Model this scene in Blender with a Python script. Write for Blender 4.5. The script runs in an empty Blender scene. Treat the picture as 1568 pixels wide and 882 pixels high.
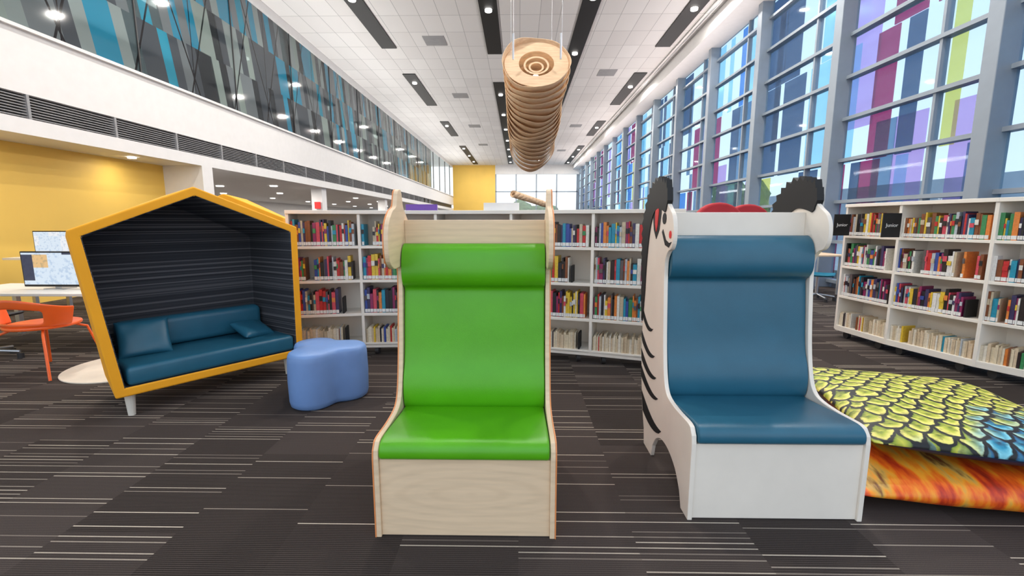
import bpy, bmesh, math, random
from mathutils import Vector, Matrix
random.seed(7)
S=bpy.context.scene
try:
    S.view_settings.view_transform='Standard'
    S.view_settings.look='None'
except Exception: pass

# ---------------------------------------------------------------- helpers
def link(o):
    S.collection.objects.link(o); return o
def empty(name,loc=(0,0,0)):
    e=bpy.data.objects.new(name,None); e.location=loc; e.empty_display_size=.1
    return link(e)
def par(o,p):
    if p is not None:
        o.parent=p; o.matrix_parent_inverse=Matrix.Translation(p.location).inverted()
    return o
def mesh(name,verts,faces,mats,parent=None,smooth=False,bevel=0,seg=2,subsurf=0,fmats=None,solid=0,recalc=True):
    me=bpy.data.meshes.new(name); me.from_pydata([tuple(v) for v in verts],[],faces)
    if not isinstance(mats,(list,tuple)): mats=[mats]
    for m in mats: me.materials.append(m)
    if fmats:
        for p,i in zip(me.polygons,fmats): p.material_index=i
    if recalc:
        bm=bmesh.new(); bm.from_mesh(me); bmesh.ops.recalc_face_normals(bm,faces=bm.faces); bm.to_mesh(me); bm.free()
    if smooth:
        for p in me.polygons: p.use_smooth=True
    o=bpy.data.objects.new(name,me); link(o)
    if solid:
        m=o.modifiers.new('s','SOLIDIFY'); m.thickness=solid; m.offset=0
    if bevel:
        m=o.modifiers.new('b','BEVEL'); m.width=bevel; m.segments=seg; m.limit_method='ANGLE'; m.angle_limit=math.radians(35)
        m.harden_normals=False
    if subsurf:
        m=o.modifiers.new('u','SUBSURF'); m.levels=subsurf; m.render_levels=subsurf
    return par(o,parent)
BF=[(0,3,2,1),(4,5,6,7),(0,1,5,4),(1,2,6,5),(2,3,7,6),(3,0,4,7)]
def boxv(x0,x1,y0,y1,z0,z1):
    return [(x0,y0,z0),(x1,y0,z0),(x1,y1,z0),(x0,y1,z0),(x0,y0,z1),(x1,y0,z1),(x1,y1,z1),(x0,y1,z1)]
def box(name,x0,x1,y0,y1,z0,z1,mat,parent=None,bevel=0,seg=2,smooth=False):
    return mesh(name,boxv(x0,x1,y0,y1,z0,z1),BF,mat,parent,bevel=bevel,seg=seg,smooth=smooth)
def boxes(name,lst,mat,parent=None,bevel=0):
    v=[];f=[]
    for b in lst:
        n=len(v)
        v+= b if len(b)==8 else boxv(*b)
        f+=[tuple(i+n for i in q) for q in BF]
    return mesh(name,v,f,mat,parent,bevel=bevel)
def prismx(name,prof,x0,x1,mat,parent=None,bevel=0,smooth=False,seg=2):
    n=len(prof)
    v=[(x0,p[0],p[1]) for p in prof]+[(x1,p[0],p[1]) for p in prof]
    f=[tuple(range(n)),tuple(range(n,2*n))]+[(i,(i+1)%n,(i+1)%n+n,i+n) for i in range(n)]
    return mesh(name,v,f,mat,parent,bevel=bevel,smooth=smooth,seg=seg)
def tube(name,pts,r,mat,parent=None,cyclic=False,spline='POLY'):
    cu=bpy.data.curves.new(name,'CURVE'); cu.dimensions='3D'; cu.bevel_depth=r; cu.bevel_resolution=3; cu.use_fill_caps=True
    s=cu.splines.new('POLY'); s.points.add(len(pts)-1)
    for p,q in zip(s.points,pts): p.co=(q[0],q[1],q[2],1)
    s.use_cyclic_u=cyclic
    cu.materials.append(mat)
    o=bpy.data.objects.new(name,cu); link(o); return par(o,parent)
def cyl(name,c,r,z0,z1,mat,parent=None,n=24,r2=None,bevel=0):
    r2=r if r2 is None else r2
    v=[(c[0]+r*math.cos(2*math.pi*i/n),c[1]+r*math.sin(2*math.pi*i/n),z0) for i in range(n)]
    v+=[(c[0]+r2*math.cos(2*math.pi*i/n),c[1]+r2*math.sin(2*math.pi*i/n),z1) for i in range(n)]
    f=[tuple(range(n)),tuple(range(n,2*n))]+[(i,(i+1)%n,(i+1)%n+n,i+n) for i in range(n)]
    return mesh(name,v,f,mat,parent,bevel=bevel)
def smoothcurve(pts,sub=5,closed=False):
    out=[];n=len(pts)
    rng=n if closed else n-1
    for i in range(rng):
        g=lambda k: Vector(pts[k%n]) if closed else Vector(pts[max(0,min(n-1,k))])
        p0,p1,p2,p3=g(i-1),g(i),g(i+1),g(i+2)
        for j in range(sub):
            t=j/sub
            out.append(tuple(.5*((2*p1)+(p2-p0)*t+(2*p0-5*p1+4*p2-p3)*t*t+(3*p1-p0-3*p2+p3)*t**3)))
    if not closed: out.append(tuple(pts[-1]))
    return out

# ---------------------------------------------------------------- materials
class NT:
    def __init__(s,name):
        s.m=bpy.data.materials.new(name); s.m.use_nodes=True; s.t=s.m.node_tree; s.n=s.t.nodes
        s.b=s.n['Principled BSDF']; s.out=s.n['Material Output']
    def new(s,t,**k):
        n=s.n.new(t)
        for a,b in k.items(): setattr(n,a,b)
        return n
    def l(s,a,b): s.t.links.new(a,b)
    def math(s,op,a,b=None,c=None):
        n=s.new('ShaderNodeMath',operation=op)
        for i,x in enumerate((a,b,c)):
            if x is None: continue
            if isinstance(x,(int,float)): n.inputs[i].default_value=x
            else: s.l(x,n.inputs[i])
        return n.outputs[0]
    def obj(s):
        return s.new('ShaderNodeTexCoord').outputs['Object']
    def xyz(s):
        n=s.new('ShaderNodeSeparateXYZ'); s.l(s.obj(),n.inputs[0]); return n.outputs
    def wn(s,x,y=0,z=0):
        c=s.new('ShaderNodeCombineXYZ')
        for i,q in enumerate((x,y,z)):
            if isinstance(q,(int,float)): c.inputs[i].default_value=q
            else: s.l(q,c.inputs[i])
        w=s.new('ShaderNodeTexWhiteNoise',noise_dimensions='3D'); s.l(c.outputs[0],w.inputs['Vector']); return w.outputs['Value']
    def ramp(s,f,stops,const=False):
        r=s.new('ShaderNodeValToRGB'); cr=r.color_ramp
        if const: cr.interpolation='CONSTANT'
        while len(cr.elements)<len(stops): cr.elements.new(.5)
        for e,(p,c) in zip(cr.elements,stops): e.position=p; e.color=(*c,1)
        s.l(f,r.inputs[0]); return r.outputs[0]
    def mix(s,f,a,b,mode='MIX'):
        n=s.new('ShaderNodeMix',data_type='RGBA',blend_type=mode)
        for i,x in ((0,f),(6,a),(7,b)):
            if isinstance(x,(int,float)): n.inputs[i].default_value=x
            elif isinstance(x,tuple): n.inputs[i].default_value=(*x,1)
            else: s.l(x,n.inputs[i])
        return n.outputs[2]
    def noise(s,scale,detail=3,vec=None,mapscale=None):
        n=s.new('ShaderNodeTexNoise'); n.inputs['Scale'].default_value=scale; n.inputs['Detail'].default_value=detail
        v=vec or s.obj()
        if mapscale:
            mp=s.new('ShaderNodeMapping'); mp.inputs['Scale'].default_value=mapscale; s.l(v,mp.inputs[0]); v=mp.outputs[0]
        s.l(v,n.inputs['Vector']); return n.outputs['Fac']
    def bump(s,h,strength=.2,dist=.01):
        b=s.new('ShaderNodeBump'); b.inputs['Strength'].default_value=strength; b.inputs['Distance'].default_value=dist
        s.l(h,b.inputs['Height']); s.l(b.outputs[0],s.b.inputs['Normal'])
def mat(name,col,rough=.5,metal=0,var=.06,nscale=6,bump=0,bscale=80,spec=None,emit=0,ms=None):
    t=NT(name); b=t.b
    b.inputs['Roughness'].default_value=rough; b.inputs['Metallic'].default_value=metal
    f=t.noise(nscale,4,mapscale=ms)
    lo=tuple(c*(1-var) for c in col); hi=tuple(min(1,c*(1+var)) for c in col)
    c=t.ramp(f,[(.3,lo),(.7,hi)]); t.l(c,b.inputs['Base Color'])
    if spec is not None: b.inputs['Specular IOR Level'].default_value=spec
    if emit:
        t.l(c,b.inputs['Emission Color']); b.inputs['Emission Strength'].default_value=emit
    if bump: t.bump(t.noise(bscale,3),bump,.004)
    return t.m
M={}
M['white']=mat('white_paint',(.82,.81,.80),.6,var=.02)
M['shelf']=mat('shelf_white_laminate',(.87,.82,.74),.45,var=.02)
M['green']=mat('green_vinyl',(.095,.42,.006),.32,var=.05,bump=.15,bscale=400)
M['teal']=mat('teal_vinyl',(.020,.122,.195),.34,var=.06,bump=.15,bscale=400)
M['orange']=mat('orange_felt',(.98,.42,.010),.7,var=.04,bump=.2,bscale=300)
M['pouf']=mat('blue_vinyl',(.17,.31,.62),.42,var=.05,bump=.1,bscale=300)
M['zebra']=mat('zebra_white_laminate',(.90,.82,.72),.4,var=.03)
M['black']=mat('black_paint',(.006,.006,.007),.6)
M['darkgrey']=mat('dark_grey_plastic',(.03,.03,.032),.5)
M['red']=mat('red_paint',(.75,.02,.02),.45)
M['redfab']=mat('red_fabric',(.40,.02,.03),.8)
M['metal']=mat('brushed_metal',(.55,.56,.58),.35,.9)
M['frame']=mat('window_frame_grey',(.27,.32,.38),.4,.1,var=.03)
M['yellow']=mat('yellow_wall_paint',(.92,.60,.12),.6,var=.03,nscale=1)
M['cream']=mat('cream_wall_paint',(.90,.72,.38),.6,var=.02)
M['greywall']=mat('grey_wall_paint',(.5,.5,.5),.7,var=.03)
M['strip']=mat('black_ceiling_track',(.008,.008,.009),.6)
M['ventgrey']=mat('ceiling_vent_grey',(.32,.32,.33),.6)
M['ochair']=mat('orange_chair_plastic',(.85,.13,.02),.35)
M['tealseat']=mat('teal_chair_plastic',(.01,.2,.32),.4)
M['purple']=mat('purple_sign',(.14,.06,.35),.6)
M['mat']=mat('beige_mat',(.78,.70,.58),.8)
M['legw']=mat('pale_leg',(.72,.68,.6),.5)
M['leaf']=mat('tree_foliage',(.14,.22,.08),.8,var=.4,nscale=3)
M['trunk']=mat('tree_bark',(.1,.06,.04),.9)
M['ground']=mat('exterior_paving',(.5,.5,.5),.9,var=.15,nscale=1)
M['facade']=mat('exterior_facade',(.36,.40,.46),.6,var=.2,nscale=.5)
M['lam']=mat('orange_laminate',(.85,.30,.10),.4)
def woodmat(name,col,ms=(1.2,1.2,12),k=.10):
    t=NT(name); f=t.noise(5,6,mapscale=ms)
    w=t.new('ShaderNodeTexWave',wave_type='RINGS',rings_direction='Y'); w.inputs['Scale'].default_value=2.2; w.inputs['Distortion'].default_value=5; w.inputs['Detail'].default_value=3; w.inputs['Detail Scale'].default_value=.8
    mp=t.new('ShaderNodeMapping'); mp.inputs['Scale'].default_value=(1.0,1,4); mp.inputs['Location'].default_value=(.2,0,-.8); t.l(t.obj(),mp.inputs[0]); t.l(mp.outputs[0],w.inputs['Vector'])
    c=t.ramp(f,[(.3,tuple(x*.9 for x in col)),(.7,col)])
    c2=t.mix(k,c,t.ramp(w.outputs['Fac'],[(0,(.5,.4,.3)),(.5,(1,1,1))]),'MULTIPLY'); t.l(c2,t.b.inputs['Base Color']); t.b.inputs['Roughness'].default_value=.5
    return t.m
M['ply']=woodmat('birch_plywood',(.88,.66,.44))
# carpet
t=NT('striped_carpet_tiles'); o=t.xyz()
cx=t.math('FLOOR',t.math('DIVIDE',o[0],.5))
rs=t.wn(cx,3.3)
cy=t.math('FLOOR',t.math('ADD',t.math('DIVIDE',o[1],1.0),rs))
r1=t.wn(cx,cy,1.7); r2=t.wn(cx,cy,9.1)
yb=t.math('DIVIDE',o[1],.033)
band=t.math('FLOOR',yb); fr=t.math('FRACT',yb)
rl=t.wn(cx,band,5.5)
thr=t.math('ADD',t.math('MULTIPLY',r2,.50),.42)
on=t.math('GREATER_THAN',rl,thr)
thin=t.math('LESS_THAN',fr,.16)
mask=t.math('MULTIPLY',on,thin)
rib=t.math('FRACT',t.math('DIVIDE',o[1],.011))
ribm=t.math('GREATER_THAN',rib,.5)
base=t.mix(r1,(.020,.016,.014),(.066,.053,.048))
base=t.mix(t.math('MULTIPLY',ribm,.5),base,(.115,.092,.083))
rl2=t.wn(cx,band,2.2)
lc=t.mix(rl2,(.18,.15,.13),(.74,.65,.53))
col=t.mix(mask,base,lc)
nz=t.noise(260,2); col=t.mix(.5,col,t.ramp(nz,[(.25,(.45,.45,.45)),(.75,(1,1,1))]),'MULTIPLY')
t.l(col,t.b.inputs['Base Color']); t.b.inputs['Roughness'].default_value=.95; t.b.inputs['Specular IOR Level'].default_value=.15
t.bump(nz,.3,.004); M['carpet']=t.m
# ceiling tiles
t=NT('acoustic_ceiling_tiles'); o=t.xyz()
gx=t.math('LESS_THAN',t.math('FRACT',t.math('DIVIDE',o[0],.6)),.025)
gy=t.math('LESS_THAN',t.math('FRACT',t.math('DIVIDE',o[1],1.2)),.015)
g=t.math('MAXIMUM',gx,gy)
r=t.wn(t.math('FLOOR',t.math('DIVIDE',o[0],.6)),t.math('FLOOR',t.math('DIVIDE',o[1],1.2)))
c=t.mix(g,t.mix(r,(.80,.785,.775),(.87,.86,.85)),(.45,.45,.45)); t.l(c,t.b.inputs['Base Color']); t.b.inputs['Roughness'].default_value=.8
M['ceil']=t.m
# dark striped fabric inside the pod
t=NT('dark_striped_felt'); o=t.xyz()
w=t.wn(t.math('FLOOR',t.math('DIVIDE',o[2],.008)))
c=t.ramp(w,[(0,(.022,.025,.032)),(.7,(.045,.048,.058)),(.95,(.13,.13,.14))]); t.l(c,t.b.inputs['Base Color']); t.b.inputs['Roughness'].default_value=.9
M['felt']=t.m
# book colours from attribute
t=NT('book_covers'); a=t.new('ShaderNodeAttribute'); a.attribute_name='Col'
c=t.mix(.35,a.outputs['Color'],t.ramp(t.noise(60,2),[(.35,(.55,.55,.55)),(.65,(1,1,1))]),'MULTIPLY')
t.l(c,t.b.inputs['Base Color']); t.b.inputs['Roughness'].default_value=.4; M['book']=t.m
# patterned balcony glass
t=NT('patterned_balcony_glass'); o=t.xyz()
row=t.math('FLOOR',t.math('DIVIDE',o[2],1.04))
rr=t.wn(row,4.4)
s1=t.math('ADD',o[1],t.math('MULTIPLY',o[2],.20))
s1=t.math('ADD',s1,t.math('MULTIPLY',rr,3.0))
cell=t.math('FLOOR',t.math('DIVIDE',s1,.27))
w=t.wn(cell,row)
cc=t.ramp(w,[(0,(.045,.055,.065)),(.2,(.11,.13,.14)),(.34,(.02,.17,.27)),(.50,(.17,.21,.21)),(.64,(.03,.035,.04)),(.76,(.24,.30,.28)),(.86,(.07,.10,.11)),(.91,(.03,.26,.38))],True)
j=t.math('FRACT',t.math('DIVIDE',t.math('ADD',o[1],t.math('MULTIPLY',o[2],-.33)),1.5))
jm=t.math('LESS_THAN',j,.03)
j2=t.math('LESS_THAN',t.math('FRACT',t.math('DIVIDE',o[1],1.5)),.018)
j3=t.math('LESS_THAN',t.math('FRACT',t.math('DIVIDE',t.math('ADD',o[1],t.math('MULTIPLY',o[2],.42)),3.1)),.014)
cc=t.mix(t.math('MAXIMUM',j3,t.math('MAXIMUM',jm,j2)),cc,(.008,.008,.01))
t.l(cc,t.b.inputs['Base Color']); t.b.inputs['Roughness'].default_value=.06
fade=t.math('MULTIPLY',t.math('GREATER_THAN',w,.60),.25)
tr=t.new('ShaderNodeBsdfTransparent'); tr.inputs[0].default_value=(.75,.85,.85,1)
mx=t.new('ShaderNodeMixShader'); t.l(fade,mx.inputs[0]); t.l(t.b.outputs[0],mx.inputs[1]); t.l(tr.outputs[0],mx.inputs[2]); t.l(mx.outputs[0],t.out.inputs[0])
M['patglass']=t.m
def glassmat(name,col,clear,rough=.04,diff=None):
    t=NT(name); tr=t.new('ShaderNodeBsdfTransparent'); tr.inputs[0].default_value=(*col,1)
    t.b.inputs['Base Color'].default_value=(*(diff or col),1); t.b.inputs['Roughness'].default_value=rough
    mx=t.new('ShaderNodeMixShader'); mx.inputs[0].default_value=clear; t.l(t.b.outputs[0],mx.inputs[1]); t.l(tr.outputs[0],mx.inputs[2]); t.l(mx.outputs[0],t.out.inputs[0])
    return t.m
M['clear']=glassmat('clear_glass',(.92,.96,.97),.88)
M['winglass']=glassmat('tinted_window_glass',(.80,.91,.98),.88,diff=(.30,.38,.48))
PANEL=[glassmat('panel_glass_%s'%n,c,.85,.2) for n,c in (('slate',(.22,.32,.46)),('blue',(.28,.55,.88)),('cyan',(.68,.92,1)),('magenta',(.66,.13,.36)),('yellow',(.95,.90,.42)),('steel',(.40,.54,.68)),('lilac',(.84,.66,.92)))]  # slate panels put dark reflections and the outside building into the glass colour
# feather print: overlapping scales
t=NT('feather_print_fabric'); 
tcn=t.obj()
nz=t.new('ShaderNodeTexNoise'); nz.inputs['Scale'].default_value=5; nz.inputs['Detail'].default_value=4; t.l(tcn,nz.inputs['Vector'])
va=t.new('ShaderNodeVectorMath',operation='MULTIPLY_ADD'); t.l(nz.outputs['Color'],va.inputs[0]); va.inputs[1].default_value=(.15,.13,0); t.l(tcn,va.inputs[2])
sp=t.new('ShaderNodeSeparateXYZ'); t.l(va.outputs[0],sp.inputs[0])
v=t.math('MULTIPLY',sp.outputs[1],-12.0); r=t.math('FLOOR',v); fv=t.math('FRACT',v)
u=t.math('ADD',t.math('MULTIPLY',sp.outputs[0],9.0),t.math('MULTIPLY',r,.5)); cu_=t.math('FLOOR',u); lu=t.math('SUBTRACT',t.math('FRACT',u),.5)
d=t.math('SQRT',t.math('ADD',t.math('POWER',t.math('ABSOLUTE',lu),2),t.math('POWER',t.math('MULTIPLY',fv,.52),2)))
rnd=t.wn(cu_,r)
ins=t.ramp(d,[(0,(.14,.24,.02)),(.18,(.55,.60,.05)),(.33,(.92,.84,.20)),(.39,(.88,.80,.20)),(.41,(.006,.008,.01)),(.51,(.006,.008,.01)),(.54,(.25,.34,.02)),(.7,(.65,.65,.08))])
oo=t.xyz()
gg=t.math('ADD',t.math('ADD',t.math('MULTIPLY',oo[1],-.75),t.math('MULTIPLY',oo[0],.60)),t.math('MULTIPLY',t.math('ADD',t.noise(3.5),t.math('MULTIPLY',rnd,.5)),.5))
bl=t.ramp(gg,[(.66,(0,0,0)),(.82,(1,1,1))])
tealc=t.ramp(d,[(0,(.01,.04,.12)),(.2,(.01,.28,.46)),(.36,(.25,.68,.80)),(.41,(.005,.007,.01)),(.51,(.005,.007,.01)),(.56,(.02,.14,.30)),(.7,(.04,.3,.45))])
c=t.mix(bl,ins,tealc)
c=t.mix(.5,c,t.ramp(t.noise(26,3),[(.36,(.2,.2,.2)),(.50,(1,1,1))]),'MULTIPLY')
# dark border and underside
nrm=t.math('LESS_THAN',oo[2],-.004)
c=t.mix(nrm,c,(.008,.02,.05))
t.l(c,t.b.inputs['Base Color']); t.b.inputs['Roughness'].default_value=.5; M['feather']=t.m
t=NT('flame_print_fabric'); f=t.noise(2.6,5,mapscale=(5,1.2,2)); 
c=t.ramp(f,[(.25,(.10,.008,.004)),(.38,(.60,.04,.008)),(.47,(.92,.14,.008)),(.56,(.98,.36,.02)),(.63,(.70,.40,.08)),(.70,(.20,.07,.02)),(.80,(.8,.07,.02))]); t.l(c,t.b.inputs['Base Color']); t.b.inputs['Roughness'].default_value=.45; M['flame']=t.m
# lantern veneer
t=NT('lantern_wood_veneer'); f=t.noise(6,4,mapscale=(1,6,6)); c=t.ramp(f,[(.3,(.68,.47,.29)),(.7,(.84,.63,.42))]); t.l(c,t.b.inputs['Base Color']); t.b.inputs['Roughness'].default_value=.6
tl=t.new('ShaderNodeBsdfTranslucent'); t.l(c,tl.inputs[0]); mx=t.new('ShaderNodeMixShader'); mx.inputs[0].default_value=.2
t.l(t.b.outputs[0],mx.inputs[1]); t.l(tl.outputs[0],mx.inputs[2]); t.l(mx.outputs[0],t.out.inputs[0]); M['veneer']=t.m
# screen
t=NT('monitor_screen'); o=t.xyz()
v=t.wn(t.math('FLOOR',t.math('MULTIPLY',o[0],6)),t.math('FLOOR',t.math('MULTIPLY',o[2],7)))
c=t.ramp(v,[(0,(.75,.87,1)),(.62,(.9,.94,1)),(.78,(.03,.04,.09)),(.90,(.85,.55,.25)),(.95,(.15,.45,.75))],True)
c=t.mix(.4,c,t.ramp(t.noise(30,4),[(.4,(.35,.5,.7)),(.48,(1,1,1))]),'MULTIPLY')
t.l(c,t.b.inputs['Emission Color']); t.b.inputs['Emission Strength'].default_value=.9; t.b.inputs['Base Color'].default_value=(.02,.02,.02,1); M['screen']=t.m
def emis(name,col,st):
    t=NT(name); t.b.inputs['Emission Color'].default_value=(*col,1); t.b.inputs['Emission Strength'].default_value=st; t.b.inputs['Base Color'].default_value=(*col,1); return t.m
M['lamp']=emis('lamp_glow',(1,.96,.9),6)

# ---------------------------------------------------------------- room shell
XL,XR,HC,YE=-7.2,6.5,7.45,50
box('floor',-17,9,-5,YE+.3,-.1,0,M['carpet'])
box('ceiling',XL-.2,XR+.3,-1,YE+.3,HC,HC+.15,M['ceil'])
tr=empty('ceiling_light_tracks',(0,20,HC))
SG=[(4,16.9),(19.7,24.8),(28.6,33.3),(37.5,49)]
segs={-4.6:SG,-.9:[(4,17.5),(20.9,49)],2.0:[(4,49)],5.0:SG}
bl=[];lamps=[]
for k,(x,ss) in enumerate(segs.items()):
    for a,b in ss:
        bl.append((x-.26,x+.26,a,b,HC-.03,HC-.002))
        y=a+1.1+.7*(k%2)
        while y<b-.3:
            lamps.append((x,y)); y+=4.1
boxes('track_panels',bl,M['strip'],tr)
ld=bpy.data.lights.new('downlight','AREA'); ld.shape='DISK'; ld.size=.2; ld.energy=98; ld.color=(1,.95,.88)
for i,(x,y) in enumerate(lamps):
    lo=bpy.data.objects.new('downlight_%d'%i,ld); lo.location=(x,y,HC-.10); link(lo); par(lo,tr)
    cyl('lamp_%d'%i,(x,y),.10,HC-.085,HC-.03,M['lamp'],tr,n=16)
vt=[]
for x,yy in ((-2.87,(16.3,23,30,37)),(3.6,(19.7,30,40))):
    for y in yy: vt.append((x-.36,x+.36,y-.4,y+.4,HC-.015,HC-.001))
boxes('ceiling_vents',vt,M['ventgrey'])
box('trim_1',XR-.75,XR+.1,-1,YE,HC-.45,HC-.03,M['white'])
tube('ceiling_rail',[(XR-1.0,2,HC-.12),(XR-1.0,YE,HC-.12)],.03,M['metal'])
box('wall_left_fascia',XL-.3,XL,-1,YE,3.2,4.1,M['white'])
box('wall_left_fascia_low',XL-.3,XL,-1,YE,2.62,2.85,M['white'])
box('wall_left_head',XL-.3,XL,-1,YE,7.2,HC,M['white'])
box('trim_2',XL-.03,XL+.06,-1,YE,4.1,4.15,M['white'])
vg=empty('ventilation_grille',(XL,20,3))
box('grille_back',XL-.28,XL-.2,-1,YE,2.85,3.2,M['darkgrey'],vg)
sl=[(XL-.15,XL-.02,-1,34,z,z+.012) for z in [2.87+.04*i for i in range(9)]]
sl+=[(XL-.16,XL+.0,y,y+.04,2.85,3.2) for y in [1+1.45*i for i in range(26)]]
boxes('grille_slats',sl,M['ventgrey'],vg)
wb=empty('window_balcony',(XL,20,5))
box('patterned_glass',XL-.08,XL-.05,-1,38,4.1,7.2,M['patglass'],wb)
box('clear_panes',XL-.08,XL-.05,38,YE,4.1,7.2,M['clear'],wb)
boxes('mullions',[(XL-.1,XL-.03,y,y+.03,4.1,7.2) for y in [3*i for i in range(17)]],M['darkgrey'],wb)
box('floor_upper',-13,XL-.3,-1,YE,3.9,4.05,M['greywall'])
box('wall_upper_back',-13.2,-13,-1,YE,4.05,7.4,M['greywall'])
box('ceiling_upper',-13,XL-.3,-1,YE,7.3,7.4,M['white'])
ul=empty('upper_floor_lights',(-10,20,7))
for y in range(4,48,4): box('lamp_%d'%y,-10.1,-9.9,y,y+1.4,7.22,7.3,M['lamp'],ul)
box('ceiling_lower',-16,XL-.3,-1,YE,2.62,2.75,M['white'])
box('wall_left_yellow',-8.4,-8.1,4.9,10.4,0,2.62,M['yellow'])
box('wall_left_cream',-8.4,-7.7,2.5,4.9,0,2.62,M['cream'])
box('wall_left_return',-8.4,-7.2,10.4,10.75,0,2.62,M['white'])
box('wall_left_back',-16.2,-16,-1,YE,0,2.7,M['white'])
boxes('columns',[(-7.75,-7.35,y,y+.4,0,2.62) for y in (17,25,33,41)],M['white'])
dl=empty('soffit_downlights',(-10,20,2.6))
for i,(x,y) in enumerate([(a,b) for a in (-8.6,-10.5,-13) for b in range(12,44,4)]+[(-7.6,6.2),(-7.6,9)]):
    sd=bpy.data.lights.new('soffit_light','AREA'); sd.shape='DISK'; sd.size=.24; sd.energy=75 if y>10 else 7; sd.color=(1,.95,.88)
    cyl('disc_%d'%i,(x,y),.12 if y>10 else .07,2.59,2.62,M['lamp'],dl)
    lo=bpy.data.objects.new('soffit_%d'%i,sd); lo.location=(x,y,2.57); link(lo); par(lo,dl)
box('exit_sign',-7.62,-7.40,16.93,16.97,1.85,2.1,M['red'])
box('wall_end_yellow',XL,-2.6,YE,YE+.3,0,HC,M['yellow'])
box('wall_end_head',-2.6,XR+1,YE,YE+.3,6.5,HC,M['white'])
box('wall_end_base',-2.6,XR+1,YE,YE+.3,0,.8,M['white'])
we=empty('window_end',(2,YE,3))
boxes('end_frame',[(x,x+.12,YE,YE+.15,.8,6.5) for x in (-2.6,-.4,1.8,4,6.2)]+[(-2.6,6.5,YE,YE+.15,z,z+.1) for z in (2.4,4.6)],M['frame'],we)
box('end_glass',-2.6,6.5,YE+.05,YE+.07,.8,6.5,M['clear'],we)
# right curtain wall
wr=empty('window_right',(XR,20,3))
ys=[.22+3.14*i for i in range(17)]
B=[];T=[]
for y in ys:
    B.append((XR-.22,XR+.1,y-.11,y+.11,0,HC-.3))
    T.append((XR+.0,XR+.12,y+1.0,y+1.05,0,HC-.3))
zs=[.14,.95,1.76,2.58,3.38,4.18,4.98,5.78,6.58]
for z in zs: T.append((XR-.03,XR+.14,-1,YE,z-.03,z+.035))
boxes('window_columns',B,M['frame'],wr,bevel=.01)
boxes('window_transoms',T,M['frame'],wr)
box('window_panes',XR+.05,XR+.07,-1,YE,0,HC-.3,M['winglass'],wr)
rp=random.Random(5)
pv=[];pf=[];pm=[]
for (z0,z1,xo) in ((-.1,2.58,.50),(2.6,4.98,.50),(5.0,7.3,.50),(-.1,3.4,.9),(3.4,7.3,.9)):
    y=-1
    while y<YE:
        wd=rp.choice([.25,.35,.5,.7,.9])
        if rp.random()<(.66 if xo<.6 else .25):
            n=len(pv); pv+=boxv(XR+xo,XR+xo+.02,y,y+wd,z0,z1); pf+=[tuple(i+n for i in q) for q in BF]
            pm+=[rp.choice([0,0,0,1,2,2,3,3,4,5,5,6] if xo<.6 else [1,2,2,5,6])]*6
        y+=wd+rp.choice([0,.0,.2,.4])
mesh('coloured_panels',pv,pf,PANEL,wr,fmats=pm)
box('exterior_ground',-2,80,-30,110,-.35,-.15,M['ground'])
box('exterior_building',26,34,-10,60,-.15,4.0,M['facade'])
def tree(x,y,h):
    e=empty('tree',(x,y,0)); cyl('trunk',(x,y),.22,-.2,h*.6,M['trunk'],e,n=10,r2=.1)
    bm=bmesh.new()
    for k in range(9):
        c=Vector((x+random.uniform(-1.6,1.6),y+random.uniform(-1.6,1.6),h*.6+random.uniform(0,h*.35)))
        r=bmesh.ops.create_icosphere(bm,subdivisions=2,radius=random.uniform(.7,1.3),matrix=Matrix.Translation(c))
        for v in r['verts']: v.co+= (v.co-c)*random.uniform(-.2,.25)
    me=bpy.data.meshes.new('crown'); bm.to_mesh(me); bm.free(); me.materials.append(M['leaf']); o=bpy.data.objects.new('crown',me); link(o); par(o,e)
for x,y,h in ((-1,68,3.6),(4,72,3.2),(9,66,3.0),(15,32,3.6)): tree(x,y,h)

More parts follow.
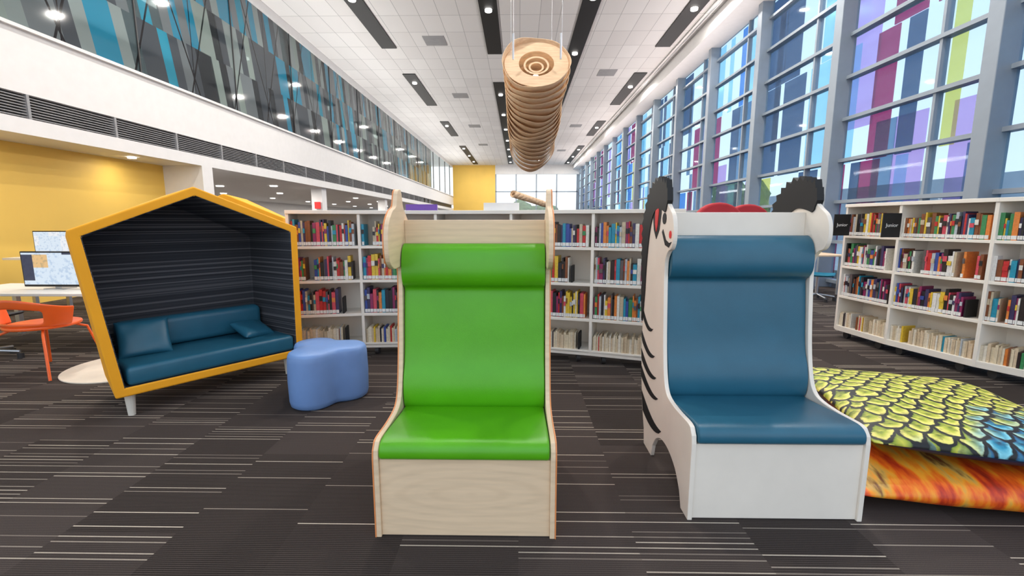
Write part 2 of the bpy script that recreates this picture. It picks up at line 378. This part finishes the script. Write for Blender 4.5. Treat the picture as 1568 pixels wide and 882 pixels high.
# ---------------------------------------------------------------- bookshelves
PAL=[(.60,.03,.03),(.04,.08,.35),(.02,.02,.03),(.8,.78,.7),(.80,.55,.05),(.05,.28,.1),(.3,.03,.12),(.02,.3,.45),(.8,.25,.05),(.12,.1,.1),(.5,.55,.6),(.7,.08,.12),(.03,.02,.02),(.85,.83,.8),(.25,.08,.03),(.05,.04,.12),(.02,.02,.02),(.6,.5,.35)]
CREAM=[(.80,.68,.48),(.84,.74,.57),(.75,.6,.42),(.85,.78,.65),(.66,.53,.36)]
parts_b=[]
def shelf_run(pts,ztop,rows,name):
    e=empty(name,(pts[len(pts)//2][0],pts[len(pts)//2][1],0))
    parts=[]; bv=[];bf=[];bc=[]
    D=.34
    def addbox(lst,o,u,w,a0,a1,d0,d1,z0,z1):
        c=[]
        for z in (z0,z1):
            for (a,d) in ((a0,d0),(a1,d0),(a1,d1),(a0,d1)):
                c.append((o[0]+u[0]*a+w[0]*d,o[1]+u[1]*a+w[1]*d,z))
        lst.append(c)
    wheels=[]
    for i in range(len(pts)-1):
        p=Vector(pts[i]);q=Vector(pts[i+1]);L=(q-p).length;u=(q-p)/L;w=Vector((-u[1],u[0]))
        addbox(parts,p,u,w,-.014,.014,0,D,.09,ztop)
        addbox(parts,p,u,w,L-.014,L+.014,0,D,.09,ztop)
        addbox(parts,p,u,w,0,L,D-.02,D,.09,ztop)
        addbox(parts,p,u,w,-.014,L+.014,-.015,D,ztop-.03,ztop+.005)
        addbox(parts,p,u,w,0,L,0,.02,.08,.12)
        for r,z in enumerate(rows):
            addbox(parts,p,u,w,.01,L-.01,.0,D-.02,z-.028,z)
            a=.02; pales=(r==len(rows)-1)
            stop=L-.03-(random.random()*.18 if random.random()<.5 else 0)
            hb=random.uniform(.19,.22)
            while a<stop:
                t_=random.choice([.012,.016,.02,.024,.03,.036])
                if random.random()<.03:
                    a+=random.uniform(.03,.09); continue
                if a+t_>stop: break
                h=hb+random.uniform(-.025,.045)
                if pales: h=random.uniform(.13,.17); t_*=.7
                col=random.choice(CREAM if (pales and random.random()<.85) else PAL)
                n=len(bv); tmp=[]; addbox(tmp,p,u,w,a,a+t_*.93,.02+random.random()*.012,.18,z,z+h); 
                bv.extend(tmp[0]); bf.extend([tuple(k+n for k in f) for f in BF]); bc.extend([col]*6)
                if not pales:
                    n=len(bv); tmp=[]; addbox(tmp,p,u,w,a+.001,a+t_*.92,.016,.021,z+.008,z+.04); bv.extend(tmp[0]); bf.extend([tuple(k+n for k in f) for f in BF]); bc.extend([(.85,.85,.83)]*6)
                    if random.random()<.5:
                        n=len(bv); tmp=[]; addbox(tmp,p,u,w,a+.001,a+t_*.92,.016,.021,z+h*.55,z+h*.75); bv.extend(tmp[0]); bf.extend([tuple(k+n for k in f) for f in BF]); bc.extend([random.choice(PAL)]*6)
                a+=t_
            if stop<L-.1:
                addbox(parts_b,p,u,w,stop+.005,stop+.02,.02,.16,z,z+.16)
        for a in (.12,L-.12): wheels.append(p+u*a+w*.06)
    boxes('carcass',parts,M['shelf'],e,bevel=.003)
    if parts_b: boxes('bookends',list(parts_b),M['black'],e); parts_b.clear()
    for i,c in enumerate(wheels):
        bm=bmesh.new(); bmesh.ops.create_cone(bm,cap_ends=True,segments=20,radius1=.042,radius2=.042,depth=.035,matrix=Matrix.Translation((c[0],c[1],.042))@Matrix.Rotation(math.pi/2,4,'Y'))
        me=bpy.data.meshes.new('caster'); bm.to_mesh(me); bm.free(); me.materials.append(M['darkgrey']); o=bpy.data.objects.new('caster_%d'%i,me); link(o); par(o,e)
    me=bpy.data.meshes.new('books'); me.from_pydata(bv,[],bf); me.materials.append(M['book'])
    ca=me.color_attributes.new('Col','FLOAT_COLOR','CORNER')
    for pidx,pl in enumerate(me.polygons):
        for li in pl.loop_indices: ca.data[li].color=(*bc[pidx],1)
    o=bpy.data.objects.new('books',me); link(o); par(o,e)
    return e
shelf_run([(-2.22,4.32),(-1.58,4.45),(-.83,4.5),(-.08,4.42),(.68,4.2),(1.42,3.95)],1.46,[1.12,.78,.44,.13],'curved_bookshelf')
shelf_run([(3.78,5.33),(3.84,4.66),(4.03,3.92),(4.4,3.2)],1.55,[1.2,.85,.5,.14],'curved_bookshelf')
def sign(x,y,z,txt):
    e=empty('shelf_sign',(x,y,z)); box('plate',x-.09,x+.09,y-.006,y+.006,z,z+.24,M['black'],e)
    cu=bpy.data.curves.new('txt','FONT'); cu.body=txt; cu.size=.05; cu.extrude=.001; cu.align_x='CENTER'; cu.align_y='CENTER'; cu.materials.append(M['white'])
    o=bpy.data.objects.new('lettering',cu); o.location=(x,y-.009,z+.12); o.rotation_euler=(math.pi/2,0,0); link(o); par(o,e)
sign(3.68,5.25,1.2,'Junior'); sign(3.73,4.62,1.2,'Junior')
box('shelf_top_sign',-.35,.0,4.5,4.52,1.466,1.54,M['white'])
box('purple_sign',-1.15,-.83,4.62,4.64,1.466,1.53,M['purple'])

# ---------------------------------------------------------------- animal chairs
def chair(name,x0,x1,y0,zs,cush,side,kind):
    e=empty(name,((x0+x1)/2,y0+.4,0))
    P=lambda l:[(y0+a,b*zs) for a,b in l]
    body=[(0,0),(0,.36),(.006,.395),(.03,.425),(.07,.432),(.2,.428),(.32,.435),(.38,.46),(.42,.53),(.455,.68),(.48,.88),(.495,1.04),(.49,1.12)]
    if kind=='zebra':
        head=[(.45,1.165),(.41,1.18),(.385,1.22),(.385,1.29),(.41,1.345),(.46,1.38),(.52,1.42),(.6,1.45),(.70,1.45),(.78,1.41),(.82,1.34)]
    else:
        head=[(.44,1.13),(.36,1.13),(.29,1.17),(.27,1.25),(.29,1.34),(.36,1.40),(.42,1.42),(.44,1.44),(.47,1.50),(.53,1.505),(.56,1.43),(.6,1.40),(.68,1.34),(.74,1.28)]
    tail=[(.83,1.15),(.86,.9),(.865,.6),(.845,.4),(.80,.22),(.745,.09),(.73,0)]
    arch=[(.58,0),(.56,.07),(.50,.14),(.41,.18),(.30,.18),(.19,.14),(.12,.07),(.09,0)]
    sm=smoothcurve(body[3:]+head+tail[:-1],4)
    prof=P(body[:3]+[tuple(q) for q in sm]+[tail[-1]]+[arch[0]]+[tuple(q) for q in smoothcurve(arch[1:-1],4)]+[arch[-1]])
    th=.022
    prismx('side_panel_left',prof,x0,x0+th,side,e,bevel=.003)
    prismx('side_panel_right',prof,x1-th,x1,side,e,bevel=.003)
    xi0,xi1=x0+th,x1-th
    box('front_board',xi0,xi1,y0+.012,y0+.032,.004,.355*zs,side,e,bevel=.002)
    box('seat_board',xi0,xi1,y0+.032,y0+.55,.335*zs,.355*zs,side,e)
    prismx('back_board',P([(.52,.3),(.56,.9),(.60,1.35),(.62,1.35),(.58,.9),(.54,.3)]),xi0,xi1,side,e,bevel=.002)
    box('top_rail',xi0,xi1,y0+.575,y0+.60,1.2*zs,1.362*zs,side,e,bevel=.003)
    g=.004
    seat=smoothcurve([(.02,.36),(-.004,.365),(-.012,.385),(-.004,.415),(.03,.436),(.1,.437),(.25,.425),(.38,.415),(.47,.415)],5)
    prismx('seat_cushion',P([tuple(q) for q in seat]+[(.47,.36)]),xi0+g,xi1-g,cush,e,bevel=.012,smooth=True,seg=3)
    zt=lambda l:[(a,b if b<.9 else .9+(b-.9)*.955) for a,b in l]
    back=smoothcurve(zt([(.44,.405),(.425,.43),(.418,.47),(.42,.52),(.435,.58),(.46,.64),(.478,.72),(.495,.85),(.51,.96),(.517,1.012),(.505,1.03),(.482,1.045),(.462,1.08),(.458,1.13),(.468,1.19),(.49,1.235),(.53,1.26),(.56,1.25)]),4)
    prismx('back_cushion',P([tuple(q) for q in back]+[(.573,1.15),(.53,.405)]),xi0+g,xi1-g,cush,e,bevel=.012,smooth=True,seg=3)
    if kind=='zebra':
        for tag,xf in (('l',x0-.0025),('r',x1+.0005)):
            def pl(nm,pts,m): prismx(nm+tag,P(pts),xf,xf+.002,m,e)
            for k,(zc,ln,tk,sr) in enumerate(((.80,.22,.05,.863),(.66,.28,.055,.866),(.55,.32,.06,.862),(.45,.36,.065,.852),(.30,.40,.10,.815))):
                top=[(sr-ln*i/10,zc-.085*math.sin(math.pi*i/10*.62)) for i in range(11)]
                bot=[(a-(.012 if j==9 else 0),z-tk*(1-((sr-a)/ln))**.6) for j,(a,z) in enumerate(reversed(top[:-1]))]
                if k==4: bot=[(min(a,.775),z) for a,z in bot]
                pl('stripe_%d'%k,top+bot,M['black'])
            pl('eye_',[(.53+.032*math.cos(a*.6283),1.33+.030*math.sin(a*.6283)) for a in range(10)],M['black'])
            pl('nostril_',[(.425+.018*math.cos(a*.6283),1.25+.02*math.sin(a*.6283)) for a in range(10)],M['red'])
            pl('smile_',[(.40,1.215),(.44,1.185),(.50,1.195),(.56,1.26),(.545,1.275),(.49,1.222),(.44,1.208)],M['black'])
            pl('ear_',[(.61,1.27),(.585,1.36),(.61,1.46),(.66,1.52),(.71,1.45),(.74,1.36),(.71,1.27),(.66,1.22)],M['black'])
            xf2=xf-.002 if tag=='l' else xf+.002
            prismx('ear_red_'+tag,P([(.64,1.29),(.625,1.37),(.655,1.46),(.69,1.38),(.685,1.30),(.66,1.26)]),xf2,xf2+.002,M['red'],e)
        for xa,wd in ((x0-.006,.03),(x1-.030,.036)):
            edge=smoothcurve([(.50,1.385),(.58,1.42),(.70,1.43),(.79,1.36),(.84,1.2),(.86,1.0),(.862,.72)],7)
            ed=[Vector(q) for q in edge]
            outp=[]
            for i,q in enumerate(ed):
                a=ed[max(0,i-1)];b=ed[min(len(ed)-1,i+1)];tn=(b-a).normalized();nn=Vector((-tn[1],tn[0]))
                frac=i/(len(ed)-1)
                amp=(.05+.07*min(1,i/5)) if i<24 else .12*(1-frac)/.42+.015
                if i==len(ed)-1: amp=0
                outp.append(tuple(q+nn*(amp*(1 if i%2 else .78))+tn*(.010 if i%2 else 0)))
            inn=[tuple(q-Vector((.03,.05))*(min(1,i/5)*(1 if i<len(ed)-6 else (len(ed)-1-i)/6))) for i,q in enumerate(ed)]
            prismx('mane',P(outp+list(reversed(inn))),xa,xa+wd,M['black'],e)
    else:
        for xf in (x0-.005,x1): prismx('outer_laminate',[(a+(.004 if a>y0+.5 else 0),b) for a,b in prof],xf,xf+.005,M['lam'],e)
    return e
chair('green_reading_chair',-.614,.156,1.765,1.0,M['green'],M['ply'],'cow')
chair('zebra_reading_chair',.772,1.562,1.90,1.03,M['teal'],M['zebra'],'zebra')

# ---------------------------------------------------------------- pod
def pod(name,FL,ang,zs=1.0,detail=True):
    f=Vector((math.cos(ang),math.sin(ang))); n=Vector((-f[1],f[0]))
    e=empty(name,(FL[0],FL[1],0))
    def Q(s,d,z): 
        p=Vector(FL)+f*s+n*d; return (p[0],p[1],z*zs)
    out=[(0,.16),(-.13,1.30),(.58,1.61),(1.33,1.31),(1.31,.16)]
    c=Vector((.62,.8))
    def inset(pts,k):
        res=[];N=len(pts)
        for i in range(N):
            a=Vector(pts[i-1]);b=Vector(pts[i]);d=Vector(pts[(i+1)%N])
            e1=(b-a).normalized();e2=(d-b).normalized()
            n1=Vector((e1[1],-e1[0]));n2=Vector((e2[1],-e2[0]))
            m=(n1+n2).normalized(); res.append(tuple(b+m*k/max(.3,m.dot(n1))))
        return res
    inn=inset(out,.065)
    if (Vector(inn[0])-c).length>(Vector(out[0])-c).length: inn=inset(out,-.065)
    D=.68
    def back(pts,k=.88): return [(c[0]+(p[0]-c[0])*k, p[1] if p[1]<.4 else p[1]-.04) for p in pts]
    bo=back(out); bi=back(inn)
    V=[Q(p[0],0,p[1]) for p in out]+[Q(p[0],0,p[1]) for p in inn]+[Q(p[0],D,p[1]) for p in bo]+[Q(p[0],D-.06,p[1]) for p in bi]
    F=[];FM=[]
    for i in range(5):
        j=(i+1)%5
        F.append((i,j,5+j,5+i));FM.append(0)
        F.append((i,j,10+j,10+i));FM.append(0)
        F.append((5+i,5+j,15+j,15+i));FM.append(1)
    F.append((10,11,12,13,14));FM.append(0); F.append((15,16,17,18,19));FM.append(1)
    mesh('shell',V,F,[M['orange'],M['felt']],e,bevel=.012,seg=3,fmats=FM)
    def qbox(nm,s0,s1,d0,d1,z0,z1,m,bev):
        v=[Q(s,d,z) for z in(z0,z1) for s,d in((s0,d0),(s1,d0),(s1,d1),(s0,d1))]
        return mesh(nm,v,BF,m,e,bevel=bev,seg=4,smooth=True)
    qbox('seat_cushion',.075,1.235,.0,.56,.225,.36,M['teal'],.03)
    qbox('back_cushion',.13,1.17,.44,.58,.362,.60,M['teal'],.05)
    for k,(s,d) in enumerate(((.09,.08),(1.2,.08),(.16,.56),(1.12,.56))):
        p=Vector(FL)+f*s+n*d
        cyl('leg_%d'%k,(p[0],p[1]),.022,0,.175*zs,M['legw'],e,n=14,r2=.034)
    return e,Q,f,n
def pillow(name,c,a,b,thick,m,rot,parent=None,N=22,pinch=.06,wr_=1.0,pw=4):
    V=[];F=[]
    for side in (1,-1):
        for i in range(N+1):
            for j in range(N+1):
                u=-1+2*i/N;v=-1+2*j/N
                k=1-pinch*(1-abs(v)**2.0)*abs(u)**3; k2=1-pinch*(1-abs(u)**2.0)*abs(v)**3
                h=((1-abs(u)**pw)*(1-abs(v)**pw))**.5
                wr=wr_*(.05*math.sin(7*u+3*v)*h*(abs(u)+abs(v))*.5+.04*math.sin(5*v-4*u)*h+.03*math.sin(11*u*v+2)*h)
                V.append((a*u*k,b*v*k2,side*(thick*(h+wr))))
    W=(N+1)*(N+1)
    for s in range(2):
        for i in range(N):
            for j in range(N):
                q=[s*W+i*(N+1)+j,s*W+(i+1)*(N+1)+j,s*W+(i+1)*(N+1)+j+1,s*W+i*(N+1)+j+1]
                F.append(tuple(q) if s==0 else tuple(reversed(q)))
    me=bpy.data.meshes.new(name); me.from_pydata(V,[],F); me.materials.append(m)
    bm=bmesh.new(); bm.from_mesh(me); bmesh.ops.remove_doubles(bm,verts=bm.verts,dist=.0005); bmesh.ops.recalc_face_normals(bm,faces=bm.faces); bm.to_mesh(me); bm.free()
    for p in me.polygons: p.use_smooth=True
    o=bpy.data.objects.new(name,me); link(o); o.location=c; o.rotation_euler=rot
    s=o.modifiers.new('s','SUBSURF'); s.levels=1; s.render_levels=1
    return par(o,parent)
ang=math.atan2(.803,.596)
e,Q,f,n=pod('acoustic_seating_pod',(-2.73,2.87),ang)
pillow('pillow_left',Q(.27,.36,.48),.17,.15,.05,M['teal'],(math.radians(62),0,ang-.15),e)
pillow('pillow_right',Q(1.02,.30,.415),.15,.12,.04,M['teal'],(math.radians(25),.1,ang+.3),e)
pod('acoustic_seating_pod',(-4.6,6.1),.15,1.08)

# ---------------------------------------------------------------- clover pouf
def pouf():
    c=(-1.50,3.34); V=[];F=[];N=96
    layers=[(0,.90),(.015,.97),(.05,1.0),(.2,1.015),(.35,1.0),(.385,.985),(.405,.95),(.415,.88)]
    for z,k in layers:
        for i in range(N):
            a=2*math.pi*i/N; th=a-math.radians(16)
            r=.255*(1+.21*math.cos(3*th)-.03*math.cos(6*th))
            r=r-(1-k)*.27 
            V.append((c[0]+r*math.cos(a)*1.05,c[1]+r*math.sin(a),z))
    L=len(layers)
    for l in range(L-1):
        for i in range(N): F.append((l*N+i,l*N+(i+1)%N,(l+1)*N+(i+1)%N,(l+1)*N+i))
    F.append(tuple(range(N)))
    base=(L-1)*N; prev=base
    for k,z in ((.6,.420),(.3,.423)):
        b=len(V)
        for i in range(N):
            p=V[base+i]; V.append((c[0]+(p[0]-c[0])*k,c[1]+(p[1]-c[1])*k,z))
        for i in range(N): F.append((prev+i,prev+(i+1)%N,b+(i+1)%N,b+i))
        prev=b
    F.append(tuple(prev+i for i in range(N)))
    mesh('clover_pouf',V,F,M['pouf'],smooth=True)
pouf()

# ---------------------------------------------------------------- floor cushions
pillow('flame_floor_cushion',(2.46,2.40,.098),.82,.56,.092,M['flame'],(0,0,-.12),N=40,pinch=.03,wr_=2.0)
pillow('feather_floor_cushion',(2.42,2.57,.262),.55,.66,.085,M['feather'],(math.radians(-1.5),math.radians(1),-.27),N=40,pinch=.02,wr_=1.4,pw=3)

# ---------------------------------------------------------------- wooden lantern
def lantern(name,A,Bp,R,n=18,ceil=HC,lit=True):
    A=Vector(A);Bp=Vector(Bp);ax=(Bp-A);L=ax.length;ax.normalize()
    up=Vector((0,0,1)); sx=ax.cross(up).normalized(); sz=sx.cross(ax)
    e=empty(name,A); N=64;V=[];F=[]
    for k in range(n):
        t0=k/n; t1=(k+1.7)/n
        Rk=R*(1+.025*math.sin(k*.7+1)-.08*t0)
        b=len(V)
        for ti,rr in ((t0,1.05),((t0+t1)/2,.995),(t1,.92)):
            for i in range(N):
                a=2*math.pi*i/N
                w=1+.018*math.sin(3*a+k*.8)
                off=(ti+.012*math.sin(2*a+k*.7)+.006*math.sin(5*a+k*1.3))*L
                off+= .35*R*math.sin(a)*(1-ti)
                p=A+ax*off+(sx*math.cos(a)+sz*math.sin(a))*Rk*rr*w
                V.append(p)
        for l in range(2):
            for i in range(N): F.append((b+l*N+i,b+l*N+(i+1)%N,b+(l+1)*N+(i+1)%N,b+(l+1)*N+i))
    mesh('veneer_bands',V,F,M['veneer'],e,smooth=True,solid=.006,recalc=False)
    for q,(rr,ri,dd) in enumerate(((1.0,.55,.02),(.40,.34,.035),(.24,.18,.05))):
        V=[];F=[]
        for i in range(N):
            a=2*math.pi*i/N
            for r_ in (rr*R,ri*R):
                V.append(A+ax*(dd*L+.35*r_*math.sin(a))+(sx*math.cos(a)+sz*math.sin(a))*r_)
        for i in range(N): F.append((2*i,2*((i+1)%N),2*((i+1)%N)+1,2*i+1))
        mesh('baffle_%d'%q,V,F,M['veneer'],e,solid=.008,recalc=False)
    if lit:
        lp=A+ax*(L*.14)
        bm=bmesh.new(); bmesh.ops.create_uvsphere(bm,u_segments=20,v_segments=12,radius=.05,matrix=Matrix.Translation(lp))
        me=bpy.data.meshes.new('bulb'); bm.to_mesh(me); bm.free(); me.materials.append(M['lamp']); o=bpy.data.objects.new('bulb',me); link(o); par(o,e)
        pl=bpy.data.lights.new('lantern_bulb','POINT'); pl.energy=12; pl.color=(1,.88,.72); pl.shadow_soft_size=.06
        lo=bpy.data.objects.new('lantern_bulb',pl); lo.location=lp; link(lo); par(lo,e)
    for d in (.05,.9):
        for s in (-.8,.8):
            p=A+ax*d*L+sx*s*R
            tube('wire',[p,(p[0],p[1],ceil)],.003,M['metal'],e)
    if lit:
        for s in (-.72,.72):
            p=A+sx*s*R
            tube('hanger',[(p[0],p[1]-.12,p[2]-.02),(p[0],p[1]-.12,p[2]+.30)],.014,M['metal'],e)
lantern('wooden_pendant_lantern',(.23,6.45,3.50),(.24,9.1,2.74),.435)
lantern('wooden_pendant_lantern',(-.3,22,2.70),(1.3,24,2.30),.16,9,lit=False)

# ---------------------------------------------------------------- left computer area
d=empty('computer_desk',(-5,4.9,0))
box('top',-6.2,-4.15,4.55,5.35,.585,.615,M['shelf'],d,bevel=.005)
box('pedestal',-4.65,-4.2,4.75,5.3,.03,.585,M['white'],d,bevel=.005)
for i,(x,y) in enumerate(((-6.1,4.7),(-6.1,5.3),(-4.9,5.3))): box('leg_%d'%i,x-.025,x+.025,y-.025,y+.025,0,.585,M['metal'],d)
def monitor(x,y,z,w,h,zd):
    e=empty('computer_monitor',(x,y,z))
    box('bezel',x-w/2,x+w/2,y,y+.03,z,z+h,M['black'],e,bevel=.006)
    box('screen',x-w/2+.015,x+w/2-.015,y-.003,y,z+.025,z+h-.015,M['screen'],e)
    box('stand',x-.025,x+.025,y+.03,y+.05,zd+.01,z+h*.5,M['metal'],e)
    box('stand_foot',x-.11,x+.11,y-.02,y+.14,zd+.001,zd+.011,M['metal'],e)
monitor(-5.13,4.85,.645,.68,.39,.615)
d2=empty('computer_desk',(-6.5,6.5,0)); box('top',-7.6,-5.6,6.5,7.2,.80,.83,M['shelf'],d2); 
for i,(x,y) in enumerate(((-7.3,6.6),(-5.7,6.6),(-7.3,7.1),(-5.7,7.1))): box('leg_%d'%i,x-.025,x+.025,y-.025,y+.025,0,.8,M['metal'],d2)
monitor(-7.1,6.8,.86,.64,.36,.83)
def shell_chair(x,y):
    e=empty('orange_shell_chair',(x,y,0)); V=[];F=[];NA=24;NZ=6
    for j in range(NZ+1):
        for i in range(NA+1):
            a=math.radians(-178+176*i/NA); z=.455+.255*j/NZ*(1-.35*abs(math.cos(a))**2)
            r=.25+.04*j/NZ
            V.append((x+r*math.cos(a)*1.1,y+r*math.sin(a)*.95,z))
    for j in range(NZ):
        for i in range(NA):
            if 1<=j<=3 and 6<=i<=17: continue
            F.append((j*(NA+1)+i,j*(NA+1)+i+1,(j+1)*(NA+1)+i+1,(j+1)*(NA+1)+i))
    mesh('backrest',V,F,M['ochair'],e,smooth=True,solid=.014,subsurf=1,recalc=False)
    cyl('seat',(x,y),.26,.43,.46,M['ochair'],e,n=40,bevel=.012)
    for i,(sx,sy) in enumerate(((-1,-1),(1,-1),(1,1),(-1,1))):
        tube('leg_%d'%i,[(x+sx*.12,y+sy*.12,.43),(x+sx*.20,y+sy*.2,.385),(x+sx*.28,y+sy*.27,.01)],.011,M['ochair'],e)
shell_chair(-4.28,3.90)
def office_chair(x,y,rot,m,name):
    e=empty(name,(x,y,0)); R=Matrix.Rotation(rot,2)
    def P(a,b,z): v=R@Vector((a,b)); return (x+v[0],y+v[1],z)
    V=[];F=[];n1=8
    prof=smoothcurve([(-.24,.44),(-.15,.43),(.05,.43),(.17,.45),(.23,.55),(.26,.7),(.27,.82)],2)
    for k,(b,z) in enumerate(prof):
        for i in range(n1+1):
            a=-1+2*i/n1; V.append(P(a*.24,b-.05*abs(a)**2*(1 if z>.5 else 0),z+.03*abs(a)**3))
    K=len(prof)
    for k in range(K-1):
        for i in range(n1): F.append((k*(n1+1)+i,k*(n1+1)+i+1,(k+1)*(n1+1)+i+1,(k+1)*(n1+1)+i))
    mesh('seat_shell',V,F,m,e,smooth=True,solid=.03,subsurf=1,recalc=False)
    cyl('post',(x,y),.025,.10,.42,M['metal'],e,n=12)
    for i in range(5):
        a=rot+i*2*math.pi/5; q=(x+.27*math.cos(a),y+.27*math.sin(a))
        tube('spoke_%d'%i,[(x,y,.11),(q[0],q[1],.07)],.016,M['metal'],e)
        cyl('caster_%d'%i,q,.027,0,.055,M['darkgrey'],e,n=14)
office_chair(5.22,7.9,.9,M['tealseat'],'teal_office_chair')
office_chair(4.9,9.6,-.5,M['tealseat'],'teal_office_chair')
office_chair(-5.25,4.2,2.9,M['darkgrey'],'black_office_chair')
tb=empty('study_table',(5.8,8.9,0)); box('top',5.1,6.1,8.4,9.3,.72,.75,M['ply'],tb,bevel=.005)
for i,(x,y) in enumerate(((5.2,8.5),(6.0,8.5),(5.2,9.2),(6.0,9.2))): box('leg_%d'%i,x-.02,x+.02,y-.02,y+.02,0,.72,M['metal'],tb)
cyl('round_rug',(-3.68,4.08),.50,.0,.012,M['mat'],n=64,bevel=.004)
def armchair(x,y):
    e=empty('red_armchair',(x,y,0))
    box('base',x-.35,x+.35,y-.3,y+.35,.1,.45,M['redfab'],e,bevel=.05,seg=4,smooth=True)
    N=12
    prof=[(x-.33,.4)]+[(x-.33*math.cos(math.pi*i/N),1.36+.26*math.sin(math.pi*i/N)) for i in range(N+1)]+[(x+.33,.4)]
    n=len(prof); v=[(a,y+.2+.1*(b-.4)/1.2,b) for a,b in prof]+[(a,y+.33+.1*(b-.4)/1.2,b) for a,b in prof]
    mesh('back',v,[tuple(range(n)),tuple(range(n,2*n))]+[(i,(i+1)%n,(i+1)%n+n,i+n) for i in range(n)],M['redfab'],e,bevel=.03,seg=3)
    for s in(-1,1): box('wing',x+s*.33-.05,x+s*.33+.05,y-.25,y+.32,.3,.72,M['redfab'],e,bevel=.04,seg=4,smooth=True)
    for s in(-1,1):
        for q in (-.22,.28): cyl('leg',(x+s*.28,y+q),.02,0,.12,M['metal'],e,n=10)
armchair(2.75,6.0); armchair(3.45,6.6)

# ---------------------------------------------------------------- light
w=bpy.data.worlds.new('sky'); S.world=w; w.use_nodes=True; nt=w.node_tree; bg=nt.nodes['Background']
tc=nt.nodes.new('ShaderNodeTexCoord'); sp=nt.nodes.new('ShaderNodeSeparateXYZ'); nt.links.new(tc.outputs['Generated'],sp.inputs[0])
cr=nt.nodes.new('ShaderNodeValToRGB'); nt.links.new(sp.outputs[2],cr.inputs[0])
cr.color_ramp.elements[0].position=0; cr.color_ramp.elements[0].color=(.95,.97,1,1)
cr.color_ramp.elements[1].position=.6; cr.color_ramp.elements[1].color=(.68,.83,1,1)
nt.links.new(cr.outputs[0],bg.inputs[0]); bg.inputs[1].default_value=1.5
cv=empty('cove_lighting',(0,20,5))
def cove_fill(x,z,th,en,col,ylist):
    cd=bpy.data.lights.new('cove_light','AREA'); cd.shape='RECTANGLE'; cd.size=.2; cd.size_y=11; cd.energy=en; cd.color=col
    for i,y in enumerate(ylist):
        o=bpy.data.objects.new('cove_%d'%i,cd); o.location=(x,y,z); o.rotation_euler=(0,th,0); link(o); par(o,cv)
cove_fill(XL+.25,4.25,math.pi+.90,250,(1,.96,.92),(5,17,29,41))  # left ledge row is added fill to brighten the ceiling, no fitting there
cove_fill(XR-.4,5.2,math.pi-1.05,185,(1,.86,.80),(5,17,29,41))

# ---------------------------------------------------------------- camera
cam=bpy.data.cameras.new('camera'); cam.sensor_width=36; cam.lens=690/1568*36; cam.clip_end=300
co=bpy.data.objects.new('camera',cam); link(co); co.location=(0,0,1.35); co.rotation_euler=(math.radians(90-8.3),0,math.radians(.9))
S.camera=co
